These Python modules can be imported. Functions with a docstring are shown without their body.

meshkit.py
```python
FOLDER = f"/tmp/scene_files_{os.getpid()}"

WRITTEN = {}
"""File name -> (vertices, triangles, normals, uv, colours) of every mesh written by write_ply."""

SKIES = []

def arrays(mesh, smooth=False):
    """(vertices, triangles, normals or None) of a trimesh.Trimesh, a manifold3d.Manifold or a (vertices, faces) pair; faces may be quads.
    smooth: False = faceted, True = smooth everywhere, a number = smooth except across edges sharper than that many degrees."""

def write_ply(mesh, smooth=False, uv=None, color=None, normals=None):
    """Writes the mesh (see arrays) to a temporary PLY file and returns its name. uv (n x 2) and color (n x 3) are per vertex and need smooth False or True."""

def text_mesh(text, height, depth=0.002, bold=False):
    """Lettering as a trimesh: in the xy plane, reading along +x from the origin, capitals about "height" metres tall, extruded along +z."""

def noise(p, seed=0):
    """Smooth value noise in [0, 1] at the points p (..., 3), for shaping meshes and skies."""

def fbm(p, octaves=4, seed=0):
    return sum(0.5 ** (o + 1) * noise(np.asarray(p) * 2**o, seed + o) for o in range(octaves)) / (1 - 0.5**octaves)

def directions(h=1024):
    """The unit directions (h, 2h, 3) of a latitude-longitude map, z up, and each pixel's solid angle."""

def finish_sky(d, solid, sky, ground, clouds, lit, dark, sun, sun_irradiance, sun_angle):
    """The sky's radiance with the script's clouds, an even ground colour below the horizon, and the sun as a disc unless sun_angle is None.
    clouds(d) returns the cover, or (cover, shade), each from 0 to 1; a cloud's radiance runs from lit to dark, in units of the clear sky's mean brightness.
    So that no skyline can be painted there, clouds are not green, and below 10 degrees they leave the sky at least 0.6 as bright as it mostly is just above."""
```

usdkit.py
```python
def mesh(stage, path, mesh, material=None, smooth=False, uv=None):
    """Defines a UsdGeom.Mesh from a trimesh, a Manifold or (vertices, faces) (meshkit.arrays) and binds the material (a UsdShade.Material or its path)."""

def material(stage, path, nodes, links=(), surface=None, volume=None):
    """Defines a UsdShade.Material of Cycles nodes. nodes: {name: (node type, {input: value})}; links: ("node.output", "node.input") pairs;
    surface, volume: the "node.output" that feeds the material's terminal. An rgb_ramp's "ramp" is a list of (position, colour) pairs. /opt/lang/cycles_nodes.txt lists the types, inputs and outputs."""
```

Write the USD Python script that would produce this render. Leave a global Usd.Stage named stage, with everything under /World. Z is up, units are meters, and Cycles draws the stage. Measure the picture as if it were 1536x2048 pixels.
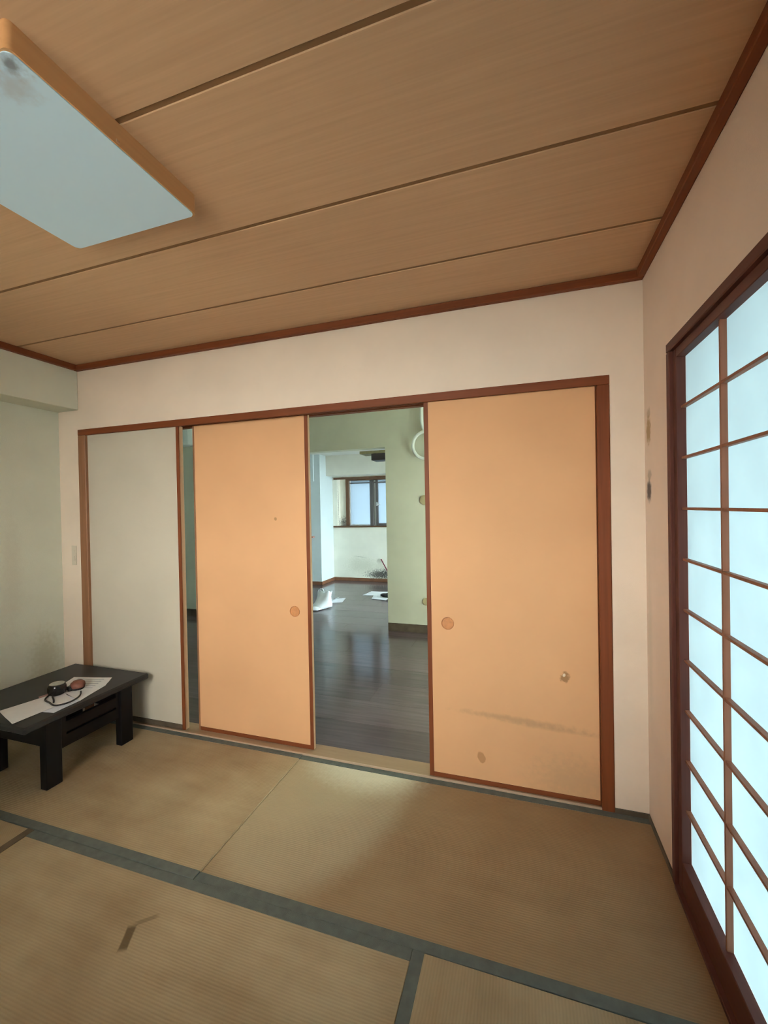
import math, random
import numpy as np, trimesh
import manifold3d
from shapely.geometry import Polygon, box as sbox, Point
from pxr import Usd, UsdGeom, UsdLux, UsdShade, Gf, Sdf, Vt
import usdkit

random.seed(7)
rng = np.random.default_rng(7)
stage = Usd.Stage.CreateInMemory()
UsdGeom.SetStageUpAxis(stage, UsdGeom.Tokens.z)
UsdGeom.SetStageMetersPerUnit(stage, 1.0)
UsdGeom.Xform.Define(stage, '/World')
UsdGeom.Scope.Define(stage, '/World/Looks')

# ------------------------------------------------------------------ camera, daylight, exposure
EYE = np.array([-0.5027, -2.0651, 1.3590])
YAW, PITCH, ROLL = np.radians([-18.081, -0.5314, -1.0792])
FPX = 845.18
fw = np.array([math.sin(YAW) * math.cos(PITCH), math.cos(YAW) * math.cos(PITCH), math.sin(PITCH)])
rt = np.array([math.cos(YAW), -math.sin(YAW), 0.0])
up = np.cross(rt, fw)
rt, up = math.cos(ROLL) * rt + math.sin(ROLL) * up, -math.sin(ROLL) * rt + math.cos(ROLL) * up
cam = UsdGeom.Camera.Define(stage, '/World/camera')
cam.AddTransformOp().Set(Gf.Matrix4d(*[float(v) for row in (list(rt) + [0], list(up) + [0], list(-fw) + [0], list(EYE) + [1]) for v in row]))
cam.CreateHorizontalApertureAttr(36.0)
cam.CreateVerticalApertureAttr(48.0)
cam.CreateFocalLengthAttr(36.0 * FPX / 1536)
cam.CreateClippingRangeAttr(Gf.Vec2f(0.02, 200))
cam.CreateExposureAttr(2.87)

dome = UsdLux.DomeLight.Define(stage, '/World/daylight')       # an even overcast sky
dome.CreateIntensityAttr(1.0)
dome.CreateColorAttr(Gf.Vec3f(0.98, 0.965, 0.90))


# ------------------------------------------------------------------ materials
def mat(name, nodes, links, surface='p.BSDF'):
    return usdkit.material(stage, '/World/Looks/' + name, nodes, links, surface=surface)


def plain(name, col, rough=0.6, noise=0.0, scale=20, bump=0.0, bscale=200, spec=0.5, **kw):
    nodes = {'p': ('principled_bsdf', dict({'base_color': col, 'roughness': rough, 'specular_ior_level': spec}, **kw))}
    links = []
    if noise or bump:
        nodes['g'] = ('geometry', {})
    if noise:
        nodes['n'] = ('noise_texture', {'scale': scale, 'detail': 4})
        nodes['r'] = ('rgb_ramp', {'ramp': [(0.3, tuple(c * (1 - noise) for c in col)), (0.7, tuple(min(1, c * (1 + noise)) for c in col))]})
        links += [('g.position', 'n.vector'), ('n.fac', 'r.fac'), ('r.color', 'p.base_color')]
    if bump:
        nodes['bn'] = ('noise_texture', {'scale': bscale, 'detail': 2})
        nodes['b'] = ('bump', {'strength': bump, 'distance': 0.002})
        links += [('g.position', 'bn.vector'), ('bn.fac', 'b.height'), ('b.normal', 'p.normal')]
    return mat(name, nodes, links)


def stains(base_nodes, base_links, base_out, spots, start=0):
    """Adds elliptical stains: spots = (centre, (rx, ry, rz), rotation about each axis, colour, opacity, edge softness, raggedness)."""
    nodes, links, out = dict(base_nodes), list(base_links), base_out
    nodes.setdefault('g', ('geometry', {}))
    nodes['sn'] = ('noise_texture', {'scale': 45, 'detail': 4})
    links.append(('g.position', 'sn.vector'))
    for i, (c, r, rot, col, op, soft, rag) in enumerate(spots, start):
        nodes[f'm{i}'] = ('mapping', {'mapping_type': 'texture', 'location': c, 'rotation': rot, 'scale': r})
        nodes[f'l{i}'] = ('vector_math', {'math_type': 'length'})
        nodes[f'a{i}'] = ('math', {'math_type': 'multiply_add', 'value2': 2 * rag, 'value3': -rag})
        nodes[f'd{i}'] = ('math', {'math_type': 'add'})
        nodes[f'f{i}'] = ('map_range', {'range_type': 'smoothstep', 'from_min': 1 - soft, 'from_max': 1.0, 'to_min': op, 'to_max': 0.0, 'clamp': True})
        nodes[f'x{i}'] = ('mix', {'color2': col})
        dist = f'l{i}.value'
        if rag < 0:                                   # a strip: the larger of |x| and |y|
            nodes[f'v{i}'] = ('vector_math', {'math_type': 'absolute'})
            nodes[f's{i}'] = ('separate_xyz', {})
            nodes[f'k{i}'] = ('math', {'math_type': 'maximum'})
            links += [(f'm{i}.vector', f'v{i}.vector1'), (f'v{i}.vector', f's{i}.vector'), (f's{i}.x', f'k{i}.value1'), (f's{i}.y', f'k{i}.value2')]
            dist = f'k{i}.value'
        links += [('g.position', f'm{i}.vector'), (f'm{i}.vector', f'l{i}.vector1'), ('sn.fac', f'a{i}.value1'), (dist, f'd{i}.value1'),
                  (f'a{i}.value', f'd{i}.value2'), (f'd{i}.value', f'f{i}.value'), (f'f{i}.result', f'x{i}.fac'), (out, f'x{i}.color1')]
        out = f'x{i}.color'
    return nodes, links, out


def paper_wall(name, col, spots=(), bump=0.25, var=0.05):
    nodes = {'g': ('geometry', {}), 'n': ('noise_texture', {'scale': 3.5, 'detail': 5}), 'n2': ('noise_texture', {'scale': 260, 'detail': 2}),
             'r': ('rgb_ramp', {'ramp': [(0.3, tuple(c * (1 - var) for c in col)), (0.7, tuple(c * (1 + var * .6) for c in col))]}),
             'b': ('bump', {'strength': bump, 'distance': 0.0015}), 'p': ('principled_bsdf', {'roughness': 0.85, 'specular_ior_level': 0.25})}
    links = [('g.position', 'n.vector'), ('g.position', 'n2.vector'), ('n.fac', 'r.fac'), ('n2.fac', 'b.height'), ('b.normal', 'p.normal')]
    nodes, links, out = stains(nodes, links, 'r.color', spots) if spots else (nodes, links, 'r.color')
    return mat(name, nodes, links + [(out, 'p.base_color')])


def wood(name, a, b, axis, rough=0.45, fine=60, stretch=0.04, bump=0.1, spots=(), coat=0.0, spec=0.3):
    """Grain that runs along the axis (0, 1 or 2)."""
    sc = [1.0, 1.0, 1.0]
    sc[axis] = stretch
    nodes = {'g': ('geometry', {}), 'm': ('mapping', {'scale': tuple(sc)}), 'n': ('noise_texture', {'scale': fine, 'detail': 5, 'roughness': 0.6}),
             'r': ('rgb_ramp', {'ramp': [(0.25, a), (0.75, b)]}), 'b': ('bump', {'strength': bump, 'distance': 0.001}),
             'p': ('principled_bsdf', {'roughness': rough, 'coat_weight': coat, 'coat_roughness': 0.15, 'specular_ior_level': spec})}
    links = [('g.position', 'm.vector'), ('m.vector', 'n.vector'), ('n.fac', 'r.fac'), ('n.fac', 'b.height'), ('b.normal', 'p.normal')]
    nodes, links, out = stains(nodes, links, 'r.color', spots) if spots else (nodes, links, 'r.color')
    return mat(name, nodes, links + [(out, 'p.base_color')])


def tatami(name, a, b, axis, spots=(), fade=None):
    """Aged rush: fine ribs along the axis, worn patches; fade = (x, colour) a bleached area left of a line where a cabinet stood."""
    sc = [14.0, 14.0, 14.0]
    sc[axis] = 2.5
    nodes = {'g': ('geometry', {}), 'm': ('mapping', {'scale': tuple(sc)}), 'n': ('noise_texture', {'scale': 1.0, 'detail': 6, 'roughness': 0.6}),
             'n3': ('noise_texture', {'scale': 2.6, 'detail': 4, 'roughness': 0.55}), 'am': ('math', {'math_type': 'multiply_add', 'value2': 0.45}),
             'w': ('wave_texture', {'wave_type': 'bands', 'bands_direction': 'y' if axis == 0 else 'x', 'scale': 36.0, 'distortion': 0.6, 'detail': 1, 'detail_scale': 2}),
             'r': ('rgb_ramp', {'ramp': [(0.42, a), (0.92, b)]}), 'rw': ('rgb_ramp', {'ramp': [(0.0, (0.94, 0.94, 0.94)), (1.0, (1.03, 1.03, 1.03))]}),
             'x': ('mix', {'mix_type': 'multiply', 'fac': 1.0}), 'b': ('bump', {'strength': 0.35, 'distance': 0.0015}),
             'p': ('principled_bsdf', {'roughness': 0.62, 'specular_ior_level': 0.35})}
    links = [('g.position', 'm.vector'), ('m.vector', 'n.vector'), ('g.position', 'n3.vector'), ('g.position', 'w.vector'), ('n.fac', 'am.value1'), ('n3.fac', 'am.value3'),
             ('am.value', 'r.fac'), ('w.fac', 'rw.fac'), ('r.color', 'x.color1'), ('rw.color', 'x.color2'), ('w.fac', 'b.height'), ('b.normal', 'p.normal')]
    out = 'x.color'
    if spots:
        nodes, links, out = stains(nodes, links, out, spots)
    return mat(name, nodes, links + [(out, 'p.base_color')])


M = {}
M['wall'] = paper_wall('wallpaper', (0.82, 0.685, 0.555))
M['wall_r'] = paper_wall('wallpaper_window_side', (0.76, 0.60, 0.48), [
    ((0, -0.058, 1.66), (0.05, 0.042, 0.075), (0, 0, 0), (0.34, 0.20, 0.055), 0.75, 0.6, 0.5),
    ((0, -0.060, 1.73), (0.05, 0.035, 0.03), (0, 0, 0), (0.30, 0.20, 0.09), 0.5, 0.7, 0.4),
    ((0, -0.056, 1.41), (0.05, 0.042, 0.058), (0, 0, 0), (0.07, 0.055, 0.05), 0.9, 0.6, 0.35),
    ((0, -0.064, 1.475), (0.05, 0.038, 0.03), (0, 0, 0), (0.30, 0.24, 0.17), 0.6, 0.7, 0.4),
    ((0, -0.045, 0.75), (0.05, 0.05, 0.5), (0, 0, 0), (0.45, 0.40, 0.30), 0.25, 0.9, 0.3)])
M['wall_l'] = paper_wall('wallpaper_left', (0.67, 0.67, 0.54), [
    ((-3.5, -0.12, 0.42), (0.1, 0.14, 0.25), (0, 0, 0), (0.46, 0.42, 0.26), 0.6, 0.9, 0.4),
    ((-3.5, -0.30, 1.0), (0.1, 0.08, 0.5), (0, 0, 0), (0.58, 0.54, 0.42), 0.4, 0.9, 0.4)])
M['panel'] = paper_wall('white_panel_paper', (0.585, 0.525, 0.42), bump=0.2, var=0.03)
M['kitchen'] = paper_wall('kitchen_wallpaper', (0.61, 0.615, 0.50), bump=0.15)
M['far_wall'] = paper_wall('far_wallpaper', (0.90, 0.88, 0.78), [
    ((-3.02, 5.31, 0.13), (0.33, 0.2, 0.12), (0, 0, 0), (0.05, 0.045, 0.045), 0.9, 0.75, 0.95),
    ((-2.74, 5.31, 0.16), (0.34, 0.2, 0.15), (0, 0, 0), (0.05, 0.045, 0.045), 0.9, 0.75, 0.95),
    ((-3.36, 5.31, 0.30), (0.45, 0.2, 0.22), (0, 0, 0), (0.60, 0.60, 0.48), 0.5, 0.9, 0.6),
    ((-3.40, 5.31, 0.455), (0.16, 0.2, 0.012), (0, 0.1, 0), (0.45, 0.44, 0.38), 0.5, 0.8, 0.5),
    ((-3.78, 5.42, 1.10), (0.11, 0.10, 0.16), (0, 0, 0), (0.07, 0.06, 0.06), 0.9, 0.8, 0.7),
    ((-3.84, 5.36, 1.45), (0.03, 0.035, 0.5), (0, 0, 0), (0.28, 0.26, 0.22), 0.7, 0.8, 0.8)], bump=0.1)
M['far_white'] = paper_wall('far_white_wallpaper', (0.68, 0.76, 0.79), bump=0.1, var=0.03)
M['beam_face'] = paper_wall('beam_wallpaper', (0.86, 0.83, 0.74), bump=0.1)
M['ceil_white'] = paper_wall('white_ceiling', (0.78, 0.78, 0.74), bump=0.1, var=0.02)
M['earth'] = plain('ground_outside', (0.30, 0.29, 0.27), 0.95, 0.2, 1)
M['concrete'] = plain('balcony_concrete', (0.55, 0.55, 0.53), 0.9, 0.1, 5)
CEIL_A, CEIL_B = (0.56, 0.345, 0.195), (0.66, 0.415, 0.24)
M['ceiling'] = wood('ceiling_cedar', CEIL_A, CEIL_B, 0, 0.55, 70, 0.03, 0.08)
M['groove'] = wood('ceiling_groove', (0.24, 0.125, 0.055), (0.30, 0.165, 0.075), 0, 0.6)
TA, TB = (0.160, 0.042, 0.014), (0.235, 0.063, 0.020)
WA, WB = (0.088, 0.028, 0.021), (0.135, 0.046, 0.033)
M['trim_x'] = wood('stained_trim_x', TA, TB, 0, 0.55)
M['trim_y'] = wood('stained_trim_y', TA, TB, 1, 0.55)
M['trim_z'] = wood('stained_trim_z', TA, TB, 2, 0.55)
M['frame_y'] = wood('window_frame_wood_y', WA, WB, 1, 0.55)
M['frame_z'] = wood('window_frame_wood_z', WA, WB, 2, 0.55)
M['jamb_z'] = wood('stained_jamb', (0.25, 0.115, 0.055), (0.34, 0.16, 0.08), 2, 0.45)
M['edge_z'] = wood('pale_edge_tone', (0.46, 0.27, 0.15), (0.55, 0.33, 0.19), 2, 0.5)  # pale edge tone; on the middle door it stands in for light
M['sill_x'] = wood('sill_wood', (0.30, 0.19, 0.11), (0.38, 0.25, 0.15), 0, 0.45)
M['sill_edge'] = wood('sill_edge_wood', (0.46, 0.33, 0.23), (0.55, 0.40, 0.28), 0, 0.5)
M['skirt'] = plain('skirting_wood', (0.10, 0.075, 0.05), 0.6, 0.2, 15)
M['skirt_red'] = plain('far_skirting', (0.22, 0.095, 0.05), 0.5, 0.15, 10)
FUS = (0.73, 0.405, 0.205)
TORN = (0.80, 0.66, 0.48)


def fus(name, spots):
    col = FUS
    nodes = {'g': ('geometry', {}), 'n': ('noise_texture', {'scale': 2.2, 'detail': 4}), 'n2': ('noise_texture', {'scale': 220, 'detail': 3}),
             'r': ('rgb_ramp', {'ramp': [(0.3, tuple(c * .95 for c in col)), (0.7, tuple(c * 1.04 for c in col))]}),
             'b': ('bump', {'strength': 0.2, 'distance': 0.001}), 'p': ('principled_bsdf', {'roughness': 0.8, 'specular_ior_level': 0.25})}
    links = [('g.position', 'n.vector'), ('g.position', 'n2.vector'), ('n.fac', 'r.fac'), ('n2.fac', 'b.height'), ('b.normal', 'p.normal')]
    nodes, links, out = stains(nodes, links, 'r.color', spots)
    return mat(name, nodes, links + [(out, 'p.base_color')])


M['fusuma_mid'] = fus('door_paper_middle', [((-1.85, 0.05, 1.309), (0.011, 0.1, 0.013), (0, 0, 0), (0.40, 0.22, 0.09), 0.8, 0.5, 0.4)])
M['fusuma_right'] = fus('door_paper_right', [
    ((-0.52, 0.01, 0.345), (0.42, 0.1, 0.022), (0, 0.045, 0), (0.43, 0.27, 0.14), 0.55, 0.95, 0.5),
    ((-0.38, 0.01, 0.325), (0.30, 0.1, 0.016), (0, 0.03, 0), (0.43, 0.27, 0.14), 0.4, 0.95, 0.5),
    ((-0.327, 0.01, 0.570), (0.022, 0.1, 0.031), (0, 0.2, 0), (0.33, 0.17, 0.07), 0.85, 0.35, 0.75),
    ((-0.331, 0.01, 0.580), (0.008, 0.1, 0.011), (0, 0.3, 0), TORN, 1.0, 0.4, 0.35),
    ((-0.707, 0.01, 0.142), (0.021, 0.1, 0.030), (0, -0.25, 0), (0.47, 0.24, 0.10), 0.8, 0.3, 0.45),
    ((-0.30, 0.01, 0.10), (0.25, 0.1, 0.16), (0, 0, 0), (0.46, 0.31, 0.17), 0.4, 0.9, 0.5)])
M['copper'] = plain('pull_copper', (0.58, 0.25, 0.095), 0.5, 0.1, 60)
RA, RB = (0.275, 0.183, 0.097), (0.42, 0.325, 0.195)
TAPE = (0.105, 0.068, 0.03)
M['mat_a'] = tatami('rush_near_right', RA, RB, 1)
M['mat_b'] = tatami('rush_by_left_panel', RA, RB, 0)
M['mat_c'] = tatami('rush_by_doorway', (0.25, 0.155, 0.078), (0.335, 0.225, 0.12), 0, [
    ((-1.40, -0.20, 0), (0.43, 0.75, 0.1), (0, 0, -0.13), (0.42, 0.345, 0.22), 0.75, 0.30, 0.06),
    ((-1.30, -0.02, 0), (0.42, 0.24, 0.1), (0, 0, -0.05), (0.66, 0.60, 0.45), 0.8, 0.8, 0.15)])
M['mat_d'] = tatami('rush_centre', RA, RB, 0, [
    ((-1.714, -0.990, 0), (0.046, 0.011, 0.1), (0, 0, 0.73), TAPE, 0.5, 0.6, -0.08),
    ((-1.723, -1.055, 0), (0.048, 0.0165, 0.1), (0, 0, -1.08), TAPE, 0.9, 0.4, -0.08)])
M['heri'] = plain('grey_green_border_cloth', (0.105, 0.118, 0.102), 0.85, 0.15, 30, 0.3, 700)
M['heri_brown'] = plain('faded_brown_border_cloth', (0.11, 0.078, 0.045), 0.85, 0.15, 30, 0.3, 700)
M['base'] = plain('subfloor', (0.2, 0.15, 0.1), 0.9)
M['planks'] = [wood(f'dark_plank_{k}', tuple(c * s for c in (0.088, 0.063, 0.066)), tuple(c * s for c in (0.140, 0.102, 0.106)), 0, 0.14, 40, 0.05, 0.03, spec=0.6) for k, s in enumerate((0.88, 1.0, 1.13))]
M['black'] = plain('black_lacquer', (0.006, 0.0055, 0.006), 0.42, 0.2, 8, spec=0.2)
M['black_top'] = plain('black_lacquer_top', (0.020, 0.0195, 0.0195), 0.40, 0.2, 8, spec=0.35)
M['black_gloss'] = plain('black_gloss', (0.006, 0.006, 0.006), 0.12, spec=0.45)
M['steel'] = plain('steel_rim', (0.6, 0.6, 0.6), 0.25, metallic=1.0)
M['black_cord'] = plain('black_cord', (0.01, 0.01, 0.012), 0.5)
M['red_brown'] = plain('red_brown_leather', (0.21, 0.075, 0.05), 0.6, 0.2, 60)
M['paper'] = plain('white_paper', (0.72, 0.71, 0.70), 0.75, 0.03, 12)
M['paper_blue'] = plain('bluish_paper', (0.66, 0.69, 0.76), 0.6, 0.03, 12)
M['paper_bright'] = plain('bright_paper', (0.84, 0.86, 0.90), 0.7)
M['ink'] = plain('grey_ink', (0.32, 0.32, 0.33), 0.8)
M['ink_red'] = plain('red_ink', (0.42, 0.24, 0.22), 0.8)
M['bag'] = plain('white_plastic_bag', (0.80, 0.84, 0.90), 0.35, transmission_weight=0.0)
M['handle_pink'] = plain('dark_red_stick', (0.20, 0.03, 0.05), 0.5)
M['lamp_wood'] = wood('lamp_wood', (0.58, 0.30, 0.125), (0.67, 0.36, 0.16), 1, 0.4)
M['acrylic'] = mat('milky_acrylic', *(lambda n, l, o: (n, l + [(o, 'p.base_color')]))(*stains(
    {'g': ('geometry', {}), 'c': ('color', {'value': (0.60, 0.80, 0.93)}), 'p': ('principled_bsdf', {'roughness': 0.5})}, [], 'c.color',
    [((-1.485, -1.465, 2.285), (0.035, 0.03, 0.05), (0, 0, 0), (0.16, 0.15, 0.16), 0.8, 0.9, 0.9),
     ((-1.53, -1.43, 2.285), (0.06, 0.05, 0.05), (0, 0, 0), (0.45, 0.45, 0.46), 0.6, 0.9, 0.6)])))
M['plate'] = plain('switch_plate', (0.66, 0.575, 0.44), 0.5)
M['hose'] = plain('white_hose', (0.80, 0.84, 0.80), 0.45)
M['ochre'] = plain('ochre_cap', (0.42, 0.36, 0.20), 0.6)
M['dark_box'] = plain('dark_brown_box', (0.035, 0.022, 0.02), 0.5)
M['olive'] = plain('olive_board', (0.30, 0.25, 0.11), 0.6, 0.15, 20)
M['window_wood'] = wood('window_wood', (0.13, 0.065, 0.035), (0.20, 0.105, 0.06), 0, 0.5)
M['window_wood_z'] = wood('window_wood_z', (0.13, 0.065, 0.035), (0.20, 0.105, 0.06), 2, 0.5)
M['sash'] = plain('dark_sash', (0.13, 0.115, 0.115), 0.4)
M['alu'] = plain('pale_aluminium', (0.75, 0.78, 0.8), 0.35, metallic=0.3)
M['white_box'] = plain('white_enamel', (0.80, 0.86, 0.84), 0.4)
M['red_ledge'] = plain('reddish_ledge', (0.50, 0.24, 0.20), 0.6)
# shoji paper: scatters the daylight both forwards and evenly
M['shoji_paper'] = mat('translucent_paper', {
    'g': ('geometry', {}), 'n': ('noise_texture', {'scale': 9, 'detail': 5}), 'r': ('rgb_ramp', {'ramp': [(0.3, (0.27, 0.342, 0.375)), (0.7, (0.29, 0.367, 0.40))]}),
    't': ('translucent_bsdf', {}), 'd': ('diffuse_bsdf', {'color': (0.75, 0.76, 0.72)}), 'mx': ('mix_closure', {'fac': 0.22})},
    [('g.position', 'n.vector'), ('n.fac', 'r.fac'), ('r.color', 't.color'), ('t.BSDF', 'mx.closure1'), ('d.BSDF', 'mx.closure2')], 'mx.closure')
M['clear_pane'] = mat('clear_glass', {'t': ('transparent_bsdf', {'color': (0.95, 0.96, 0.96)}), 'gl': ('glossy_bsdf', {'roughness': 0.02}), 'fr': ('fresnel', {}), 'mx': ('mix_closure', {})},
    [('fr.fac', 'mx.fac'), ('t.BSDF', 'mx.closure1'), ('gl.BSDF', 'mx.closure2')], 'mx.closure')
M['blue_pane'] = mat('bluish_clear_glass', {'t': ('transparent_bsdf', {'color': (0.85, 0.96, 1.0)}), 'gl': ('glossy_bsdf', {'roughness': 0.02}), 'fr': ('fresnel', {}), 'mx': ('mix_closure', {})},
    [('fr.fac', 'mx.fac'), ('t.BSDF', 'mx.closure1'), ('gl.BSDF', 'mx.closure2')], 'mx.closure')
M['frosted_side'] = mat('frosted_balcony_glass', {'t': ('translucent_bsdf', {'color': (0.80, 0.90, 0.86)}), 'gl': ('glossy_bsdf', {'color': (0.8, 0.8, 0.8), 'roughness': 0.15}), 'mx': ('mix_closure', {'fac': 0.06})},
    [('t.BSDF', 'mx.closure1'), ('gl.BSDF', 'mx.closure2')], 'mx.closure')
M['frosted'] = mat('frosted_glass', {
    't': ('translucent_bsdf', {'color': (0.20, 0.25, 0.29)}), 'gl': ('glossy_bsdf', {'color': (0.8, 0.8, 0.8), 'roughness': 0.15}), 'mx': ('mix_closure', {'fac': 0.06}),
    }, [('t.BSDF', 'mx.closure1'), ('gl.BSDF', 'mx.closure2')], 'mx.closure')

# ------------------------------------------------------------------ helpers
used = {}


def unique(parent, name):
    k = used.get((parent, name), -1) + 1
    used[(parent, name)] = k
    return name if k == 0 else f'{name}_{k:03d}'


def tag(prim, label=None, cat=None, group=None, kind=None):
    for k, v in (('label', label), ('category', cat), ('group', group), ('kind', kind)):
        if v:
            prim.SetCustomDataByKey(k, v)
    return prim


class Thing:
    """An Xform at the thing's base; parts are given in world coordinates."""
    def __init__(s, name, label=None, cat=None, loc=(0, 0, 0), group=None, kind=None):
        s.path = '/World/' + unique('/World', name)
        s.loc = np.array(loc, float)
        s.x = UsdGeom.Xform.Define(stage, s.path)
        s.x.AddTranslateOp().Set(Gf.Vec3d(*map(float, loc)))
        tag(s.x.GetPrim(), label, cat, group, kind)

    def part(s, name, mesh, m, smooth=False, label=None, under=None, kind=None):
        base = under or s.path
        p = base + '/' + unique(base, name)
        v = mesh.copy()
        v.apply_translation(-s.loc)
        pr = usdkit.mesh(stage, p, v, M[m] if isinstance(m, str) else m, smooth=smooth)
        tag(pr.GetPrim(), label=label, kind=kind)
        return p


def single(name, mesh, m, label=None, cat=None, group=None, kind=None, smooth=False):
    pr = usdkit.mesh(stage, '/World/' + unique('/World', name), mesh, M[m] if isinstance(m, str) else m, smooth=smooth)
    tag(pr.GetPrim(), label, cat, group, kind)
    return pr


def bx(x0, x1, y0, y1, z0, z1, c=0.0):
    """A box, its edges chamfered by c."""
    lo, hi = np.minimum([x0, y0, z0], [x1, y1, z1]), np.maximum([x0, y0, z0], [x1, y1, z1])
    if not c:
        m = trimesh.creation.box(hi - lo)
        m.apply_translation((lo + hi) / 2)
        return m
    c = min(c, 0.45 * (hi - lo).min())
    pts = []
    for sx in (0, 1):
        for sy in (0, 1):
            for sz in (0, 1):
                q = np.where([sx, sy, sz], hi, lo)
                d = np.where([sx, sy, sz], -c, c)
                for k in range(3):
                    e = d.copy()
                    e[k] = 0
                    pts.append(q + e)
    return trimesh.convex.convex_hull(np.array(pts))


def prism(poly, axis, a, b):
    """Extrudes a shapely polygon along an axis from a to b. Its plane: axis y -> (x, z), x -> (y, z), z -> (x, y)."""
    m = trimesh.creation.extrude_polygon(poly, b - a, engine='earcut')
    v = m.vertices
    if axis == 'y':
        m.vertices = np.stack([v[:, 0], a + v[:, 2], v[:, 1]], 1)
    elif axis == 'x':
        m.vertices = np.stack([a + v[:, 2], v[:, 0], v[:, 1]], 1)
    else:
        m.vertices = np.stack([v[:, 0], v[:, 1], a + v[:, 2]], 1)
    m.fix_normals()
    return m


def cat(*ms):
    return trimesh.util.concatenate(list(ms))


def tube(pts, r, sides=10, closed=False):
    p = np.array(pts, float)
    n = len(p)
    t = np.roll(p, -1, 0) - np.roll(p, 1, 0) if closed else np.gradient(p, axis=0)
    t /= np.linalg.norm(t, axis=1, keepdims=True)
    ref = np.array([0, 0, 1.0]) if abs(t[0, 2]) < .9 else np.array([1.0, 0, 0])
    rings = []
    a = np.cross(t[0], ref)
    for k in range(n):
        a = a - t[k] * (a @ t[k])
        a /= np.linalg.norm(a)
        b = np.cross(t[k], a)
        ang = np.linspace(0, 2 * np.pi, sides, endpoint=False)
        rr = r[k] if np.ndim(r) else r
        rings.append(p[k] + rr * (np.cos(ang)[:, None] * a + np.sin(ang)[:, None] * b))
    v = np.vstack(rings)
    f = []
    for k in range(n if closed else n - 1):
        for j in range(sides):
            q = [k * sides + j, k * sides + (j + 1) % sides, (k + 1) % n * sides + (j + 1) % sides, (k + 1) % n * sides + j]
            f += [[q[0], q[1], q[2]], [q[0], q[2], q[3]]]
    if not closed:
        c0, c1 = len(v), len(v) + 1
        v = np.vstack([v, p[:1], p[-1:]])
        for j in range(sides):
            f += [[c0, (j + 1) % sides, j], [c1, (n - 1) * sides + j, (n - 1) * sides + (j + 1) % sides]]
    m = trimesh.Trimesh(v, f, process=False)
    m.fix_normals()
    return m


def spline(pts, n=12, closed=False):
    from scipy.interpolate import CubicSpline
    p = np.array(pts, float)
    if closed:
        p = np.vstack([p, p[:1]])
    t = np.r_[0, np.cumsum(np.linalg.norm(np.diff(p, axis=0), axis=1))]
    cs = CubicSpline(t, p, bc_type='periodic' if closed else 'natural')
    return cs(np.linspace(0, t[-1], n, endpoint=not closed))


def lathe(profile, sections=36):
    m = trimesh.creation.revolve(np.array(profile, float), sections=sections)
    m.fix_normals()
    return m


CH = 2.343          # ceiling height
WX = -3.505         # left wall
LEFT_END = -5.25    # left end of the rooms beyond
FAR = 5.31          # window wall of the far room

# ------------------------------------------------------------------ the setting: the straw-mat room
single('floor', bx(WX - .1, 0.16, -2.7, 0.0, -0.12, -0.056), 'base', kind='structure')
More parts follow.
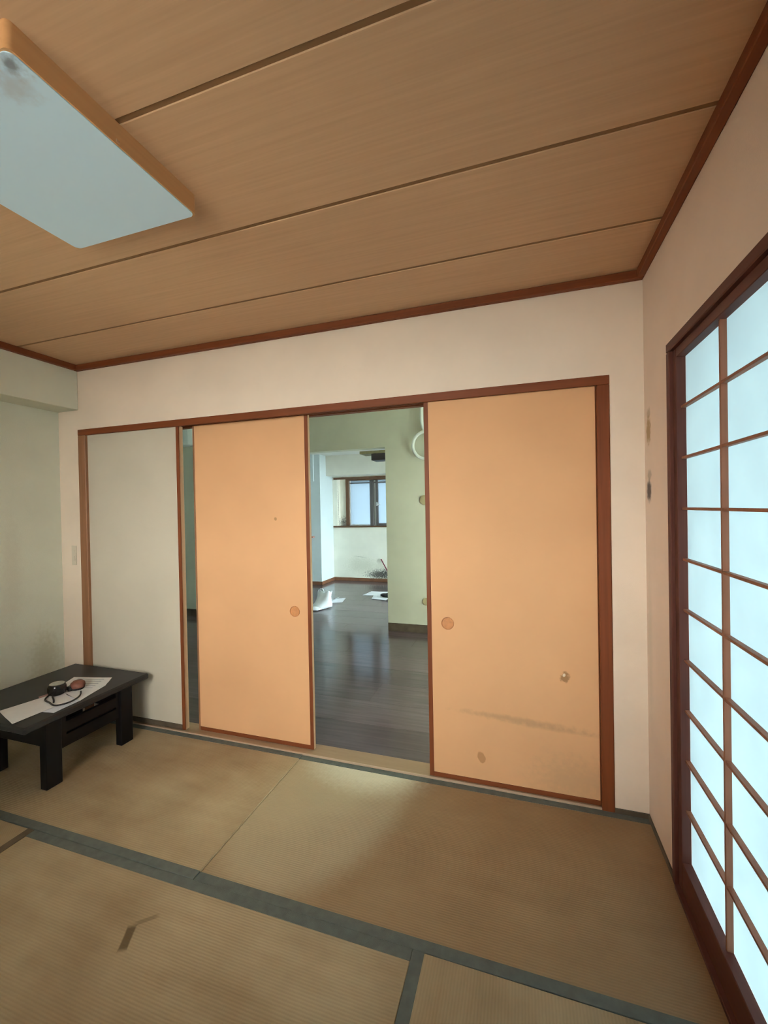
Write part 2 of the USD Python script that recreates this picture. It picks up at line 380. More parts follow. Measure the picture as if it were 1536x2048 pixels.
# wall with the sliding doors
single('wall_back', prism(Polygon([(WX - .1, 0), (-3.322, 0), (-3.322, 1.921), (-0.133, 1.921), (-0.133, 0), (0, 0), (0, 2.6), (WX - .1, 2.6)]), 'y', 0, 0.11), 'wall', kind='structure')
wl = Thing('wall_left', loc=(WX, -1.3, 0), kind='structure')
wl.part('wall_face', bx(WX - .1, WX, -2.7, 0, -0.06, CH + .05), 'wall_l')
wl.part('beam', bx(WX, -3.316, -2.7, 0, 2.052, CH + .05, 0.004), 'wall_l')
OY0, OY1, OZ = -0.315, -2.36, 1.921        # the window opening that the shoji fill
right = Polygon([(-2.7, -0.1), (5.6, -0.1), (5.6, CH + .05), (2.46, CH + .05), (2.46, 2.6), (0.0, 2.6), (0.0, CH + .05), (-2.7, CH + .05)], [
    [(OY1, 0), (OY0, 0), (OY0, OZ), (OY1, OZ)],
    [(0.75, 0.02), (2.0, 0.02), (2.0, 1.95), (0.75, 1.95)],
    [(2.65, 0.02), (4.97, 0.02), (4.97, 2.25), (2.65, 2.25)]])
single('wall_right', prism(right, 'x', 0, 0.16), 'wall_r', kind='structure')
RX0, RX1, RZ0, RZ1 = -2.20, -0.98, 0.92, 2.25
single('wall_rear', prism(Polygon([(WX - .1, -.06), (.16, -.06), (.16, CH + .05), (WX - .1, CH + .05)], [[(RX0, RZ0), (RX1, RZ0), (RX1, RZ1), (RX0, RZ1)]]), 'y', -2.7, -2.6), 'wall', kind='structure')
w3 = Thing('window_3', loc=(-1.59, -2.65, RZ0), kind='structure')      # unseen window added behind the viewer to light the room
w3.part('frame', prism(sbox(RX0, RZ0, RX1, RZ1).difference(sbox(RX0 + .04, RZ0 + .04, RX1 - .04, RZ1 - .04)), 'y', -2.69, -2.61), 'trim_x')
w3.part('mullion', bx(-1.62, -1.56, -2.68, -2.62, RZ0 + .04, RZ1 - .04), 'trim_z')
for a, b in ((RX0 + .04, -1.62), (-1.56, RX1 - .04)):
    w3.part('pane', bx(a, b, -2.653, -2.648, RZ0 + .04, RZ1 - .04), 'clear_pane')

# ceiling: wide boards with a recessed dark joint between them
ce = Thing('ceiling', loc=(-1.75, -1.3, CH), kind='structure')
ce.part('backing', bx(WX - .1, 0.16, -2.7, 0.11, CH + .012, CH + .25), 'groove')
JY = [0.0, -0.364, -0.802, -1.247, -1.69, -2.135, -2.6]
GW = 0.0075
for a, b in zip(JY[:-1], JY[1:]):
    ce.part('ceiling_board', bx(-3.33, 0, b + (GW if b > -2.6 else 0), a - (GW if a < 0 else 0), CH, CH + .012, 0.0015), 'ceiling')
for y in JY[1:-1]:
    ce.part('joint_strip', bx(-3.33, 0, y - GW, y + GW, CH + 0.003, CH + .012), 'groove')
# ceiling moulding
single('trim_1', bx(-3.316, 0, -0.030, 0, 2.308, CH, 0.003), 'trim_x', kind='structure')
single('trim_2', bx(-0.030, 0, -2.6, -0.030, 2.308, CH, 0.003), 'trim_y', kind='structure')
single('trim_3', bx(-3.316, -3.286, -2.6, -0.030, 2.308, CH, 0.003), 'trim_y', kind='structure')
# door frame: head, two jambs, sill with its two tracks
df = Thing('trim_4', loc=(-1.73, 0.05, 0), kind='structure')
df.part('head', cat(bx(-3.322, -0.133, -0.006, 0.010, 1.881, 1.921, 0.002), bx(-3.322, -0.133, 0.010, 0.11, 1.906, 1.921), bx(-3.27, -0.185, 0.036, 0.045, 1.884, 1.906),
                    bx(-3.27, -0.185, 0.074, 0.11, 1.884, 1.906)), 'trim_x')
df.part('jamb', bx(-3.322, -3.258, -0.006, 0.11, 0.0, 1.881, 0.003), 'jamb_z')
df.part('jamb', bx(-0.184, -0.133, -0.006, 0.11, 0.0, 1.881, 0.003), 'trim_z')
df.part('sill', bx(-3.27, -0.184, 0.006, 0.11, -0.05, 0.008, 0.001), 'sill_x')
df.part('sill_edge', bx(-3.27, -0.184, 0.0, 0.0065, -0.05, 0.0095, 0.001), 'sill_edge', label='paler front edge of the sill')  # front edge in a paler tone than the rest of the sill
single('baseboard_right', bx(-0.006, 0, -0.315, 0, 0, 0.022, 0.001), 'skirt', kind='structure')
single('baseboard_back', bx(-0.133, -0.006, -0.006, 0, 0, 0.022, 0.001), 'skirt', kind='structure')

# ------------------------------------------------------------------ shoji window in the right wall
wf = Thing('window_1', loc=(0.05, -1.3, 0), kind='structure')
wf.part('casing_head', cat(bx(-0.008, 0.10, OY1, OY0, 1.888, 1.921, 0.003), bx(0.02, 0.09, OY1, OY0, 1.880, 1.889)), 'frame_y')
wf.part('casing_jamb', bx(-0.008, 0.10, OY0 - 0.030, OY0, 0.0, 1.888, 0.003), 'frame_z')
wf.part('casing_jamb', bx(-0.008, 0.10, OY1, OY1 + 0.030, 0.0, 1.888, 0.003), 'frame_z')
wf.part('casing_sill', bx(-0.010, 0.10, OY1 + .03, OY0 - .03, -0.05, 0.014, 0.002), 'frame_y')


def shoji(y0, x0, label):
    """A paper screen from y0 towards -y; x0 is its front face."""
    w, st = 0.985, 0.033
    t = Thing('shoji_screen', label, 'paper screen', (x0 + .015, y0 - w / 2, 0.014), group=None)
    zt, zb = 1.886, 0.016
    yb = y0 - w
    x1 = x0 + 0.030
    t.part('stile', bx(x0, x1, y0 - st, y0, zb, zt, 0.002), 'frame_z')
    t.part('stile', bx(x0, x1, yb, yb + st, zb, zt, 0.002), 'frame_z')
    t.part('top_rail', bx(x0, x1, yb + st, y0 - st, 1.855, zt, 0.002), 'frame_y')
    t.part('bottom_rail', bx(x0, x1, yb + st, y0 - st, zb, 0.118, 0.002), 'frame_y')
    ys = [y0 - st - 0.296 - k * 0.309 for k in range(2)]
    zs = [1.858 - 0.1734 * (k + 1) for k in range(9)]
    k0 = x0 + 0.012
    xp = x0 + 0.0285
    for y in ys:
        t.part('lattice_bar', bx(k0, xp, y - .0085, y, 0.118, 1.855, 0.0008), 'edge_lat')
    for z in zs:
        t.part('lattice_bar', bx(k0 + .001, xp, yb + st, y0 - st, z - .0042, z + .0042, 0.0008), 'edge_lat')
    ye = [y0 - st] + [y - .004 for y in ys] + [yb + st]
    ze = [1.855] + zs + [0.118]
    for i in range(len(ye) - 1):
        for j in range(len(ze) - 1):
            t.part('paper_pane', bx(xp, xp + .0006, ye[i + 1], ye[i], ze[j + 1], ze[j]), 'shoji_paper')
    return t


M['edge_lat'] = wood('lattice_wood', (0.28, 0.112, 0.065), (0.36, 0.155, 0.09), 2, 0.5)
shoji(OY0 - 0.030, 0.004, 'paper screen with wooden lattice nearest the room corner, filling the right edge of the picture')
shoji(OY0 - 0.030 - 0.955, 0.040, 'second paper screen, further from the room corner, behind the nearer one at the right edge')

# balcony windows of the rooms beyond
for n_, (y0, y1, z1) in enumerate(((0.75, 2.0, 1.95), (2.65, 4.97, 2.25))):
    wb = Thing(f'window_{n_ + 4}', loc=(0.08, y0, 0.02), kind='structure')
    wb.part('frame', prism(sbox(y0, 0.02, y1, z1).difference(sbox(y0 + .05, 0.07, y1 - .05, z1 - .05)), 'x', 0.06, 0.12), 'sash')
    wb.part('pane', bx(0.088, 0.092, y0 + .05, y1 - .05, 0.07, z1 - .05), ('frosted_side', 'blue_pane')[n_])

# the balcony outside
bal = Thing('balcony', loc=(0.8, 1.5, -0.1), kind='structure')
bal.part('slab', bx(0.16, 1.5, -4.0, 7.0, -0.30, -0.10), 'concrete')
bal.part('rail', cat(bx(1.44, 1.49, -4.0, 7.0, 1.0, 1.05), bx(1.44, 1.49, -4.0, 7.0, 0.0, 0.05)), 'alu')
bal.part('canopy', bx(0.16, 1.55, -4.0, 7.0, 2.40, 2.60), 'concrete')

single('ground', bx(-80, 80, -80, 80, -3.4, -3.2), 'earth', kind='structure')

# ------------------------------------------------------------------ straw mats
HW = 0.036


def mat_thing(x0, x1, y0, y1, along, m, label, heri=('heri', 'heri'), g=0.0008, dz=0.0):
    t = Thing('tatami_mat', label, 'tatami mat', ((x0 + x1) / 2, (y0 + y1) / 2, -0.055))
    x0, x1, y0, y1 = x0 + g, x1 - g, y0 + g, y1 - g
    t.part('rush_surface', bx(x0, x1, y0, y1, -0.055, dz, 0.004 if dz else 0.002), m)
    if along == 'x':
        bs = [(x0, x1, y1 - HW, y1 + .0004), (x0, x1, y0 - .0004, y0 + HW)]
    else:
        bs = [(x1 - HW, x1 + .0004, y0, y1), (x0 - .0004, x0 + HW, y0, y1)]
    for (a, b, c, d), hm in zip(bs, heri):
        t.part('cloth_border', bx(a, b, c, d, -0.02, dz + 0.0012, 0.001), hm)
    return t


XS, YR = -1.676, -0.8205
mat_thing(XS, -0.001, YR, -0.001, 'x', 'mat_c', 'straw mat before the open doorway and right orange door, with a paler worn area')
mat_thing(WX + .002, XS, YR, -0.001, 'x', 'mat_b', 'straw mat under the black table, along the white panel', dz=0.003)
mat_thing(-0.842, -0.001, -2.54, YR, 'y', 'mat_a', 'straw mat at the lower right beside the paper screen, running towards the viewer')
mat_thing(-2.520, -0.842, YR - .848, YR, 'x', 'mat_d', 'straw mat in the lower left foreground with a bent dark mark')
mat_thing(-2.520, -0.842, -2.54, YR - .848, 'x', 'mat_b', 'straw mat nearest the viewer, below the bottom edge of the picture')
mat_thing(WX + .002, -2.520, -2.54, YR, 'y', 'mat_a', 'straw mat at the far left edge with a faded brown border', heri=('heri_brown', 'heri_brown'))

# ------------------------------------------------------------------ sliding doors
def pull(t, x, y, z, under):
    """A round recessed finger pull: rim and dished bottom, facing -y."""
    rim = lathe([(0.0, 0.0), (0.0275, 0.0), (0.0285, 0.004), (0.0305, 0.005), (0.0315, 0.0035), (0.0315, -0.001), (0.0, -0.001)], 32)
    rim.apply_transform(trimesh.transformations.rotation_matrix(math.pi / 2, [1, 0, 0]))
    rim.apply_translation([x, y + 0.0032, z])
    t.part('finger_pull', rim, 'copper', smooth=40, label='round copper coloured recessed finger pull')


def fusuma(x0, x1, y, face, label, lst, rst, px, side):
    th = 0.022
    t = Thing('sliding_door', label, 'sliding door', ((x0 + x1) / 2, y + th / 2, 0.009))
    zb, zt = 0.009, 1.900
    hole = Point(px, 0.782).buffer(0.0285, 24)
    pan = sbox(x0 + lst, 0.032, x1 - rst, zt - .012).difference(hole)
    t.part('paper_panel', cat(prism(pan, 'y', y + .0015, y + .009), prism(sbox(x0 + lst, 0.032, x1 - rst, zt - .012), 'y', y + .009, y + th - .002)), face)
    t.part('stile', bx(x0, x0 + lst, y, y + th, zb, zt, 0.0012), 'trim_z' if lst > .015 else 'jamb_z')
    t.part('stile', bx(x1 - rst, x1, y, y + th, zb, zt, 0.0012), 'trim_z')
    t.part('bottom_rail', bx(x0 + lst, x1 - rst, y, y + th, zb, 0.032, 0.0012), 'trim_x')
    t.part('top_rail', bx(x0 + lst, x1 - rst, y + .002, y + th, zt - .012, zt, 0.001), 'trim_x')
    if side == 'r':
        t.part('edge_strip', bx(x1 - .001, x1 + .0006, y + .0015, y + th - .001, zb + .002, zt - .002), 'edge_z', label='stile edge facing the doorway, coloured pale as if lit')  # added strip, its pale colour imitates light on the stile side
    pull(t, px, y, 0.782, None)
    return t


Y2, Y4 = 0.048, 0.0125
fusuma(-2.424, -1.632, Y2, 'fusuma_mid', 'orange-tan sliding door to the left of the open doorway, half way along the wall', 0.012, 0.022, -1.737, 'r')
fusuma(-0.9635, -0.1845, Y4, 'fusuma_right', 'orange-tan sliding door to the right of the open doorway, with a torn spot and a stain', 0.022, 0.004, -0.861, 'l')
wp = Thing('white_panel', 'white papered panel between the left door jamb and the narrow gap', 'panel', (-2.9, 0.025, 0.014))
wp.part('paper_face', bx(-3.258, -2.516, 0.013, 0.040, 0.045, 1.898), 'panel')
wp.part('bottom_rail', bx(-3.258, -2.516, 0.010, 0.040, 0.014, 0.045, 0.001), 'skirt')
wp.part('stile', bx(-2.516, -2.494, 0.010, 0.016, 0.014, 1.898, 0.001), 'trim_z')
wp.part('edge_strip', bx(-2.515, -2.4945, 0.016, 0.0455, 0.014, 1.898, 0.001), 'edge_z', label='pale edge facing the gap')  # side of the panel edge in a paler tone than its front
# switch plate on the strip of wall left of the jamb
sp = Thing('wall_plate', 'small beige plate on the wall strip left of the door jamb', 'wall plate', (-3.385, -0.004, 1.08))
sp.part('plate', bx(-3.405, -3.362, -0.006, 0, 1.015, 1.145, 0.002), 'plate')
sp.part('button', bx(-3.394, -3.373, -0.009, -0.006, 1.045, 1.072, 0.001), 'plate')
sp.part('button', bx(-3.394, -3.373, -0.009, -0.006, 1.088, 1.115, 0.001), 'plate')

# ------------------------------------------------------------------ ceiling lamp
LX0, LX1, LY0, LY1, LZ = -1.965, -1.456, -1.490, -0.976, 2.284
lp = Thing('ceiling_lamp', 'square ceiling lamp with wooden sides and milky white cover, switched off', 'ceiling lamp', ((LX0 + LX1) / 2, (LY0 + LY1) / 2, CH))


def rsq(x0, x1, y0, y1, r):
    return sbox(x0 + r, y0 + r, x1 - r, y1 - r).buffer(r, 6)


ring = rsq(LX0, LX1, LY0, LY1, 0.012).difference(rsq(LX0 + .010, LX1 - .010, LY0 + .010, LY1 - .010, 0.010))
lp.part('wooden_side', prism(ring, 'z', LZ + .0015, CH), 'lamp_wood', smooth=30)
cov = prism(rsq(LX0 + .0035, LX1 - .0035, LY0 + .0035, LY1 - .0035, 0.018), 'z', LZ - .001, LZ + .012)
lp.part('cover', cov, 'acrylic', smooth=30)
lp.part('catch', bx(LX1 - .003, LX1 + .0025, -1.253, -1.243, LZ + .006, LZ + .014, 0.001), 'edge_z', label='small pale catch on the wooden side')

# ------------------------------------------------------------------ low black table
TX0, TX1, TY0, TY1, TZ = -3.345, -2.715, -0.735, -0.040, 0.365
tb = Thing('low_table', 'low black lacquered table in the corner with papers on it', 'table', ((TX0 + TX1) / 2, (TY0 + TY1) / 2, 0))
tb.part('tabletop', bx(TX0, TX1, TY0, TY1, TZ - .034, TZ, 0.008), 'black_top')
LT = TZ - .034
for x0, x1 in ((-2.780, -2.735), (-3.190, -3.145)):
    for y0, y1 in ((-0.222, -0.144), (-0.630, -0.552)):
        tb.part('leg', bx(x0, x1, y0, y1, 0.0032, LT, 0.003), 'black')
for x0, x1 in ((-2.772, -2.750), (-3.178, -3.156)):
    slot = sbox(-0.552, 0.165, -0.222, LT).difference(sbox(-0.52, 0.292, -0.24, 0.318)).difference(sbox(-0.52, 0.225, -0.24, 0.237))
    tb.part('side_apron', prism(slot, 'x', x0, x1), 'black')
for y0, y1 in ((-0.615, -0.590), (-0.185, -0.160)):
    tb.part('end_apron', bx(-3.145, -2.780, y0, y1, 0.205, LT, 0.002), 'black')


def sheet(poly, z, lift=0.0, n=10, fold=None):
    """A paper sheet as a slightly waved slab on a quadrilateral."""
    q = np.array(poly, float)
    u = np.linspace(0, 1, n)
    U, V = np.meshgrid(u, u)
    P = ((1 - U) * (1 - V))[..., None] * q[0] + (U * (1 - V))[..., None] * q[1] + (U * V)[..., None] * q[2] + ((1 - U) * V)[..., None] * q[3]
    h = z + lift * np.sin(math.pi * U) * np.sin(math.pi * V) + 0.0006 * (1 + np.sin(9 * U + 5 * V))
    top = np.dstack([P, h]).reshape(-1, 3)
    bot = top - [0, 0, 0.0006]
    f = []
    k = n * n
    for i in range(n - 1):
        for j in range(n - 1):
            a, b, c, d = i * n + j, i * n + j + 1, (i + 1) * n + j + 1, (i + 1) * n + j
            f += [[a, b, c], [a, c, d], [k + a, k + c, k + b], [k + a, k + d, k + c]]
    rim = [j for j in range(n)] + [i * n + n - 1 for i in range(1, n)] + [(n - 1) * n + j for j in range(n - 2, -1, -1)] + [i * n for i in range(n - 2, 0, -1)]
    for a, b in zip(rim, rim[1:] + rim[:1]):
        f += [[a, k + a, k + b], [a, k + b, b]]
    m = trimesh.Trimesh(np.vstack([top, bot]), f, process=False)
    m.fix_normals()
    return m


ZS = TZ + .0008
pa = Thing('paper_sheet', 'white paper sheet hanging over the front of the black table', 'paper', (-2.9, -0.56, TZ))
pa.part('sheet', sheet([(-2.815, -0.722), (-3.035, -0.652), (-2.965, -0.385), (-2.800, -0.455)], ZS + .0022), 'paper', smooth=60)
pa.part('printed_mark', sheet([(-2.985, -0.492), (-3.012, -0.482), (-3.000, -0.440), (-2.975, -0.450)], ZS + .0042, n=4), 'ink_red', label='faint red print')
pb = Thing('paper_sheet', 'white printed paper sheet at the back of the stack on the black table', 'paper', (-2.95, -0.3, TZ))
pb.part('sheet', sheet([(-2.800, -0.262), (-2.868, -0.165), (-3.102, -0.225), (-3.030, -0.395)], ZS + .0020), 'paper', smooth=60)
for k in range(5):
    y = -0.205 - k * 0.027
    pb.part('printed_line', sheet([(-2.885 + k * .012, y), (-2.887 + k * .012, y + .0035), (-3.05 + k * .015, y - .035), (-3.048 + k * .015, y - .0385)], ZS + .0042, n=3), 'ink')
pc = single('paper_sheet', sheet([(-2.742, -0.585), (-2.850, -0.595), (-2.960, -0.400), (-2.752, -0.445)], ZS + .0003), 'paper_blue',
            'bluish glossy paper sheet at the table edge under the black cord', 'paper', smooth=60)
pd_ = single('paper_sheet', sheet([(-2.748, -0.447), (-2.930, -0.400), (-2.890, -0.300), (-2.803, -0.257)], ZS + .0010), 'paper',
             'white paper sheet along the table edge under the red-brown pouch', 'paper', smooth=60)

pot = Thing('round_pot', 'black glossy round pot with a metal lid on the papers', 'pot', (-2.952, -0.425, TZ + .0042))
body = lathe([(0, 0), (0.032, 0), (0.040, 0.006), (0.044, 0.022), (0.043, 0.042), (0.039, 0.052), (0.035, 0.055), (0, 0.054)], 40)
body.apply_translation([-2.952, -0.425, TZ + .0042])
pot.part('body', body, 'black_gloss', smooth=40)
lid = lathe([(0, 0.0545), (0.034, 0.0545), (0.0355, 0.0575), (0.033, 0.0600), (0.0305, 0.0590), (0.028, 0.0570), (0, 0.0575)], 36)
lid.apply_translation([-2.952, -0.425, TZ + .0042])
pot.part('lid', lid, 'steel', smooth=40)
knob = lathe([(0, 0), (0.012, 0), (0.016, 0.010), (0.014, 0.024), (0, 0.028)], 24)
knob.apply_translation([-2.925, -0.372, TZ + .0042])
single('bottle_cap', knob, 'black_gloss', 'small black cap between the round pot and the red-brown pouch', 'cap', smooth=40)
cord = spline([(-2.965, -0.462, 0), (-2.925, -0.505, 0), (-2.868, -0.520, 0), (-2.800, -0.532, 0), (-2.775, -0.500, 0), (-2.776, -0.455, 0), (-2.800, -0.410, 0), (-2.845, -0.372, 0)], 60)
cord[:, 2] = TZ + .0085
cord2 = spline([(-2.925, -0.468, 0), (-2.880, -0.492, 0), (-2.850, -0.512, 0)], 14)
cord2[:, 2] = TZ + .0085
cd = Thing('cord', 'black cord loop lying on the papers', 'cord', (-2.85, -0.47, TZ + .004))
cd.part('loop', tube(cord, 0.0042, 8), 'black_cord', smooth=True)
cd.part('loose_end', tube(cord2, 0.0042, 8), 'black_cord', smooth=True)
pu = Thing('pouch', 'small red-brown round pouch with a dark base on the papers', 'pouch', (-2.915, -0.345, TZ + .004))
pb2 = lathe([(0, 0.010), (0.034, 0.010), (0.037, 0.020), (0.034, 0.034), (0.022, 0.044), (0, 0.047)], 32)
pb2.apply_translation([-2.912, -0.340, TZ + .004])
pu.part('top', pb2, 'red_brown', smooth=60)
pb3 = lathe([(0, 0), (0.030, 0), (0.033, 0.004), (0.033, 0.0105), (0, 0.0105)], 32)
pb3.apply_translation([-2.912, -0.340, TZ + .004])
pu.part('base', pb3, 'black_cord', smooth=40)

# ------------------------------------------------------------------ the rooms beyond the doorway
fl = Thing('floor', loc=(-2.6, 2.7, 0), kind='structure')
fl.part('underlay', bx(LEFT_END, 0.0, 0.11, FAR + .3, -0.12, -0.0125), 'base')
row, y = 0, 0.1102
while y < FAR + .02:
    x = 0.0
    first = (0.95, 0.3, 1.55, 0.65)[row % 4]
    k = 0
    while x > LEFT_END + .001:
        ln = first if k == 0 else 1.818
        x2 = max(x - ln, LEFT_END)
        fl.part('plank', bx(x2 + .0004, x - .0004, y + .0004, y + .3026, -0.0125, 0.0, 0.0009), M['planks'][(row * 5 + k * 3) % 3])
        x, k = x2, k + 1
    y, row = y + .303, row + 1
KC = 2.52
single('ceiling', bx(LEFT_END - .1, 0.16, 0.0, 2.45, KC, KC + .2), 'ceil_white', kind='structure')
single('ceiling', bx(LEFT_END - .1, 0.16, 2.45, FAR + .3, CH, CH + .25), 'ceil_white', kind='structure')
single('wall_side', bx(LEFT_END - .1, WX - .1, 0.0, 0.11, -0.1, KC), 'kitchen', kind='structure')
KY = 2.393
kw = Polygon([(LEFT_END, 0), (-3.45, 0), (-3.45, 2.032), (-1.932, 2.032), (-1.932, 0), (0, 0), (0, KC), (LEFT_END, KC)])
single('wall_kitchen', prism(kw, 'y', KY, KY + .12), 'kitchen', kind='structure')
single('baseboard_kitchen', cat(bx(-1.932, 0, KY - .008, KY, 0, 0.088, 0.002), bx(LEFT_END, -3.45, KY - .008, KY, 0, 0.088, 0.002)), 'skirt', kind='structure')
far_poly = Polygon([(LEFT_END, 0), (0, 0), (0, CH), (LEFT_END, CH)], [[(-3.845, 1.035), (-2.15, 1.035), (-2.15, 1.935), (-3.845, 1.935)]])
single('wall_far', prism(far_poly, 'y', FAR, FAR + .28), 'far_wall', kind='structure')
single('wall_outer', bx(LEFT_END - .1, LEFT_END, 0.11, FAR + .3, -0.1, 2.6), 'far_white', kind='structure')
wp2 = Thing('wall_pillar', loc=(-4.6, 5.0, 0), kind='structure')
wp2.part('pillar', bx(LEFT_END, -3.935, 4.78, FAR, 0, CH), 'far_white')
wp2.part('lintel', bx(LEFT_END, -4.05, 4.745, 4.78, 1.862, CH), 'far_white')
single('baseboard_far', cat(bx(-3.935, 0, FAR - .010, FAR, 0, 0.060, 0.002), bx(-3.935, -3.925, 4.77, FAR, 0, 0.060, 0.002), bx(LEFT_END, -3.925, 4.77, 4.78, 0, 0.060, 0.002)), 'skirt_red', kind='structure')
single('wall_beam', bx(-3.935, 0, 5.03, FAR, 1.972, CH), 'beam_face', kind='structure')
single('ledge', bx(-4.45, -4.06, 4.71, 4.78, 0.850, 0.875, 0.003), 'red_ledge', 'small reddish ledge on the far pillar, just inside the doorway', 'ledge')

# far window
w2 = Thing('window_2', loc=(-3.0, 5.45, 1.035), kind='structure')
w2.part('head_board', bx(-3.905, -2.05, FAR - .022, FAR, 1.914, 1.952, 0.003), 'window_wood')
w2.part('sill_board', bx(-3.925, -2.05, FAR - .022, FAR + .15, 1.008, 1.036, 0.003), 'window_wood')
GY = 5.46
w2.part('jamb', bx(-3.718, -3.655, GY - .03, GY + .10, 1.036, 1.935, 0.002), 'window_wood_z')
w2.part('blind_panel', bx(-3.845, -3.718, GY + .0, GY + .08, 1.036, 1.935), 'far_wall')
w2.part('head_rail', bx(-3.655, -2.15, GY - .03, GY + .10, 1.895, 1.935, 0.002), 'window_wood')
w2.part('sash_bar', bx(-3.655, -2.15, GY + .005, GY + .04, 1.838, 1.856, 0.001), 'sash')
w2.part('sash_bar', bx(-3.655, -3.235, GY + .005, GY + .04, 1.036, 1.056, 0.001), 'alu')
w2.part('sash_bar', bx(-3.110, -2.15, GY + .005, GY + .04, 1.036, 1.075, 0.001), 'sash')
w2.part('stile', bx(-3.655, -3.632, GY + .005, GY + .04, 1.056, 1.895, 0.001), 'alu')
w2.part('stile', bx(-3.235, -3.164, GY - .005, GY + .035, 1.036, 1.895, 0.001), 'sash')
w2.part('stile', bx(-3.115, -3.072, GY - .005, GY + .035, 1.036, 1.895, 0.001), 'sash')
w2.part('stile', bx(-3.164, -3.115, GY + .03, GY + .05, 1.036, 1.895, 0.001), 'alu')
w2.part('stile', bx(-2.21, -2.15, GY + .005, GY + .04, 1.036, 1.895, 0.001), 'sash')
for a, b in ((-3.632, -3.235), (-3.072, -2.21)):
    w2.part('pane', bx(a, b, GY + .020, GY + .024, 1.056, 1.838), 'frosted')
    w2.part('pane', bx(a, b, GY + .020, GY + .024, 1.856, 1.895), 'frosted')
w2.part('crescent_latch', cat(bx(-3.105, -3.082, GY - .022, GY - .005, 1.40, 1.475, 0.003), bx(-3.095, -3.02, GY - .032, GY - .020, 1.418, 1.432, 0.003)), 'alu')

# things seen through the doorway
cb = Thing('ceiling_box', 'dark brown box under an olive board, high up in the far room', 'box', (-2.6, 4.3, 2.2))
cb.part('board', bx(-2.93, -1.9, 4.18, 4.46, 2.218, 2.262, 0.003), 'olive')
cb.part('box', bx(-2.742, -1.9, 4.20, 4.44, 2.112, 2.218, 0.003), 'dark_box')
single('vent_box', bx(-4.95, -4.50, KY - .14, KY, 2.205, 2.45, 0.006), 'white_box', 'white box high on the kitchen wall, seen through the narrow gap', 'box')

ang = np.linspace(0, 2 * np.pi, 40, endpoint=False)
HX, HZ = -1.462, 2.018
hs = Thing('hose', 'white hose hanging in a loop on the green wall at the top of the doorway', 'hose', (HX, KY - .05, 2.0))
hs.part('loop', tube(np.stack([HX + .138 * np.cos(ang), np.full(40, KY - .055), HZ + .145 * np.sin(ang)], 1), 0.017, 12, True), 'hose', smooth=True)
hs.part('riser', tube(spline([(-1.500, KY - .05, KC), (-1.502, KY - .05, 2.36), (-1.496, KY - .05, 2.24), (-1.466, KY - .05, 2.163), (-1.42, KY - .05, 2.10)], 24), 0.019, 12), 'hose', smooth=True)
for zc, r, lab in ((1.438, 0.052, 'round ochre disc on the green wall at eye height beside the right door'), (0.342, 0.040, 'round ochre disc low on the green wall beside the right door')):
    cp = lathe([(0, 0), (r, 0), (r, 0.008), (r * .8, 0.016), (0, 0.017)], 28)
    cp.apply_transform(trimesh.transformations.rotation_matrix(math.pi / 2, [1, 0, 0]))
    cp.apply_translation([-1.500, KY, zc])
    single('round_disc', cp, 'ochre', lab, 'disc', smooth=40)


def crumpled_bag():
    n, k = 26, 16
    rows = []
    for i, (z, rx, ry, dx) in enumerate([(0.002, .115, .16, -.02), (0.03, .135, .17, -.03), (0.07, .118, .13, -.01), (0.12, .100, .10, .01), (0.17, .098, .075, .02), (0.215, .105, .045, .025), (0.228, .100, .030, .025)]):
        a = np.linspace(0, 2 * np.pi, n, endpoint=False)
        wob = 1 + .10 * np.sin(3 * a + i) + .07 * np.sin(7 * a + 2 * i)
        rows.append(np.stack([dx + rx * wob * np.cos(a), ry * wob * np.sin(a), np.full(n, z) + (.012 * np.sin(5 * a) if i > 4 else 0)], 1))
    v = np.vstack(rows + [[[0, 0, 0.002]], [[0.02, 0, 0.20]]])
    f = []
    for i in range(len(rows) - 1):
        for j in range(n):
            a, b = i * n + j, i * n + (j + 1) % n
            f += [[a, b, b + n], [a, b + n, a + n]]
    m = len(rows) * n
    for j in range(n):
        f += [[m, (j + 1) % n, j], [m + 1, (len(rows) - 1) * n + j, (len(rows) - 1) * n + (j + 1) % n]]
    t = trimesh.Trimesh(v, f, process=False)
    t.fix_normals()
    return t


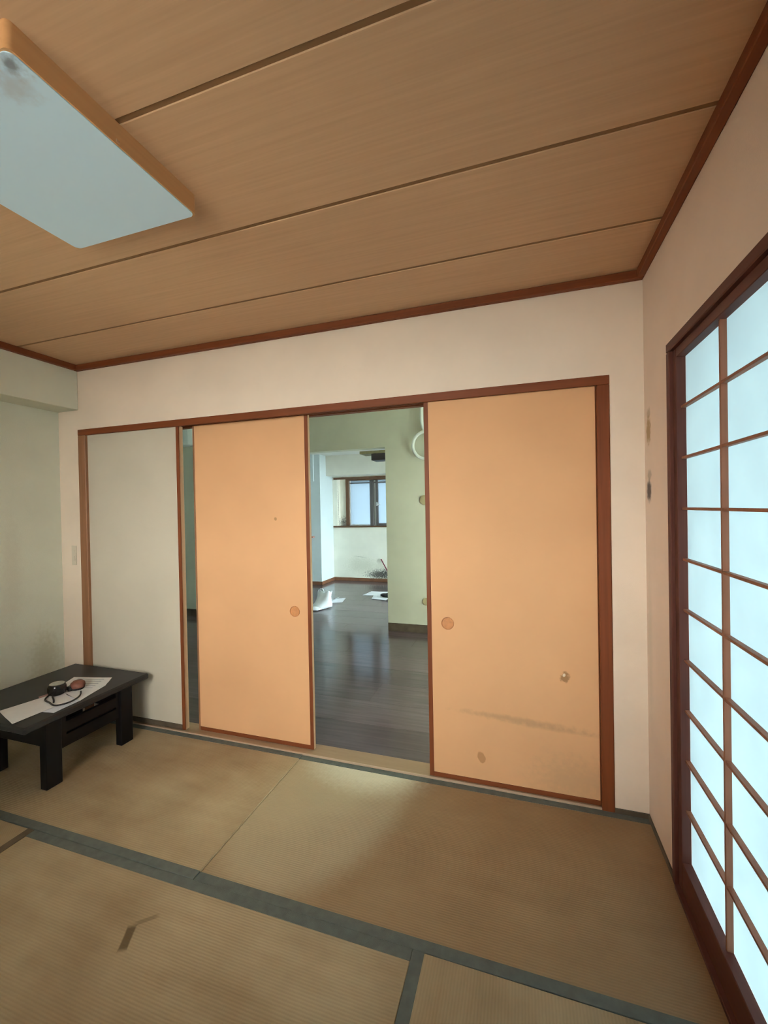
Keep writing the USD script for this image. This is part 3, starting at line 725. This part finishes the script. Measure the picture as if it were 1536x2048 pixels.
bg = Thing('shopping_bag', 'crumpled white shopping bag standing on the dark floor at the left of the doorway', 'bag', (-3.13, 3.22, 0))
b_ = crumpled_bag()
b_.apply_translation([-3.13, 3.22, 0.0005])
bg.part('body', b_, 'bag', smooth=50)
bg.part('handle', tube(spline([(-3.17, 3.20, .215), (-3.165, 3.19, .255), (-3.135, 3.19, .262), (-3.115, 3.20, .215)], 16), 0.008, 8), 'bag', smooth=True)
flap = sheet([(-3.28, 2.97), (-3.11, 2.99), (-3.07, 3.11), (-3.27, 3.13)], 0.012, 0.035, 10)
bg.part('flap', flap, 'bag', smooth=60)


def booklet(name, label, q, fold, h):
    t = Thing(name, label, 'leaflet', (q[0][0], q[0][1], 0))
    t.part('lower_leaf', sheet(q, 0.003), 'paper_bright', smooth=60)
    q2 = [q[0], q[1], (q[1][0] + fold[0], q[1][1] + fold[1]), (q[0][0] + fold[0], q[0][1] + fold[1])]
    s = sheet(q2, 0.006, 0.01)
    s.vertices[:, 2] += h * np.clip((s.vertices[:, 0] - q[0][0]) / max(abs(fold[0]), .01), 0, 1.5)
    t.part('upper_leaf', s, 'paper_bright', smooth=60)


booklet('leaflet', 'open white leaflet lying beside the shopping bag', [(-3.20, 3.44), (-3.26, 3.72), (-3.07, 3.86), (-3.00, 3.56)], (0.12, 0.05), 0.05)
single('newspaper', sheet([(-2.895, 4.09), (-2.860, 4.42), (-2.40, 4.45), (-2.42, 4.12)], 0.003, 0.004), 'paper_bright', 'large white paper sheet on the far floor behind the green wall', 'paper', smooth=60)
single('newspaper', sheet([(-2.66, 3.86), (-2.72, 4.14), (-2.42, 4.14), (-2.42, 3.82)], 0.0065, 0.002), 'paper_bright', 'smaller white paper sheet overlapping the large one on the far floor', 'paper', smooth=60)
blob = trimesh.creation.icosphere(3, 1.0)
blob.vertices *= np.array([0.09, 0.07, 0.03]) * (1 + .15 * np.sin(5 * blob.vertices[:, :1]))
blob.apply_translation([-2.47, 4.03, 0.038])
single('dark_cloth', blob, 'black_cord', 'dark crumpled lump lying on the white papers on the far floor', 'cloth', smooth=True)
single('stick', tube(np.array([(-2.98, 5.295, 0.42), (-2.70, 5.15, 0.02)]), 0.010, 10), 'handle_pink', 'dark red stick leaning on the far wall beside the black stain', 'stick', smooth=True)
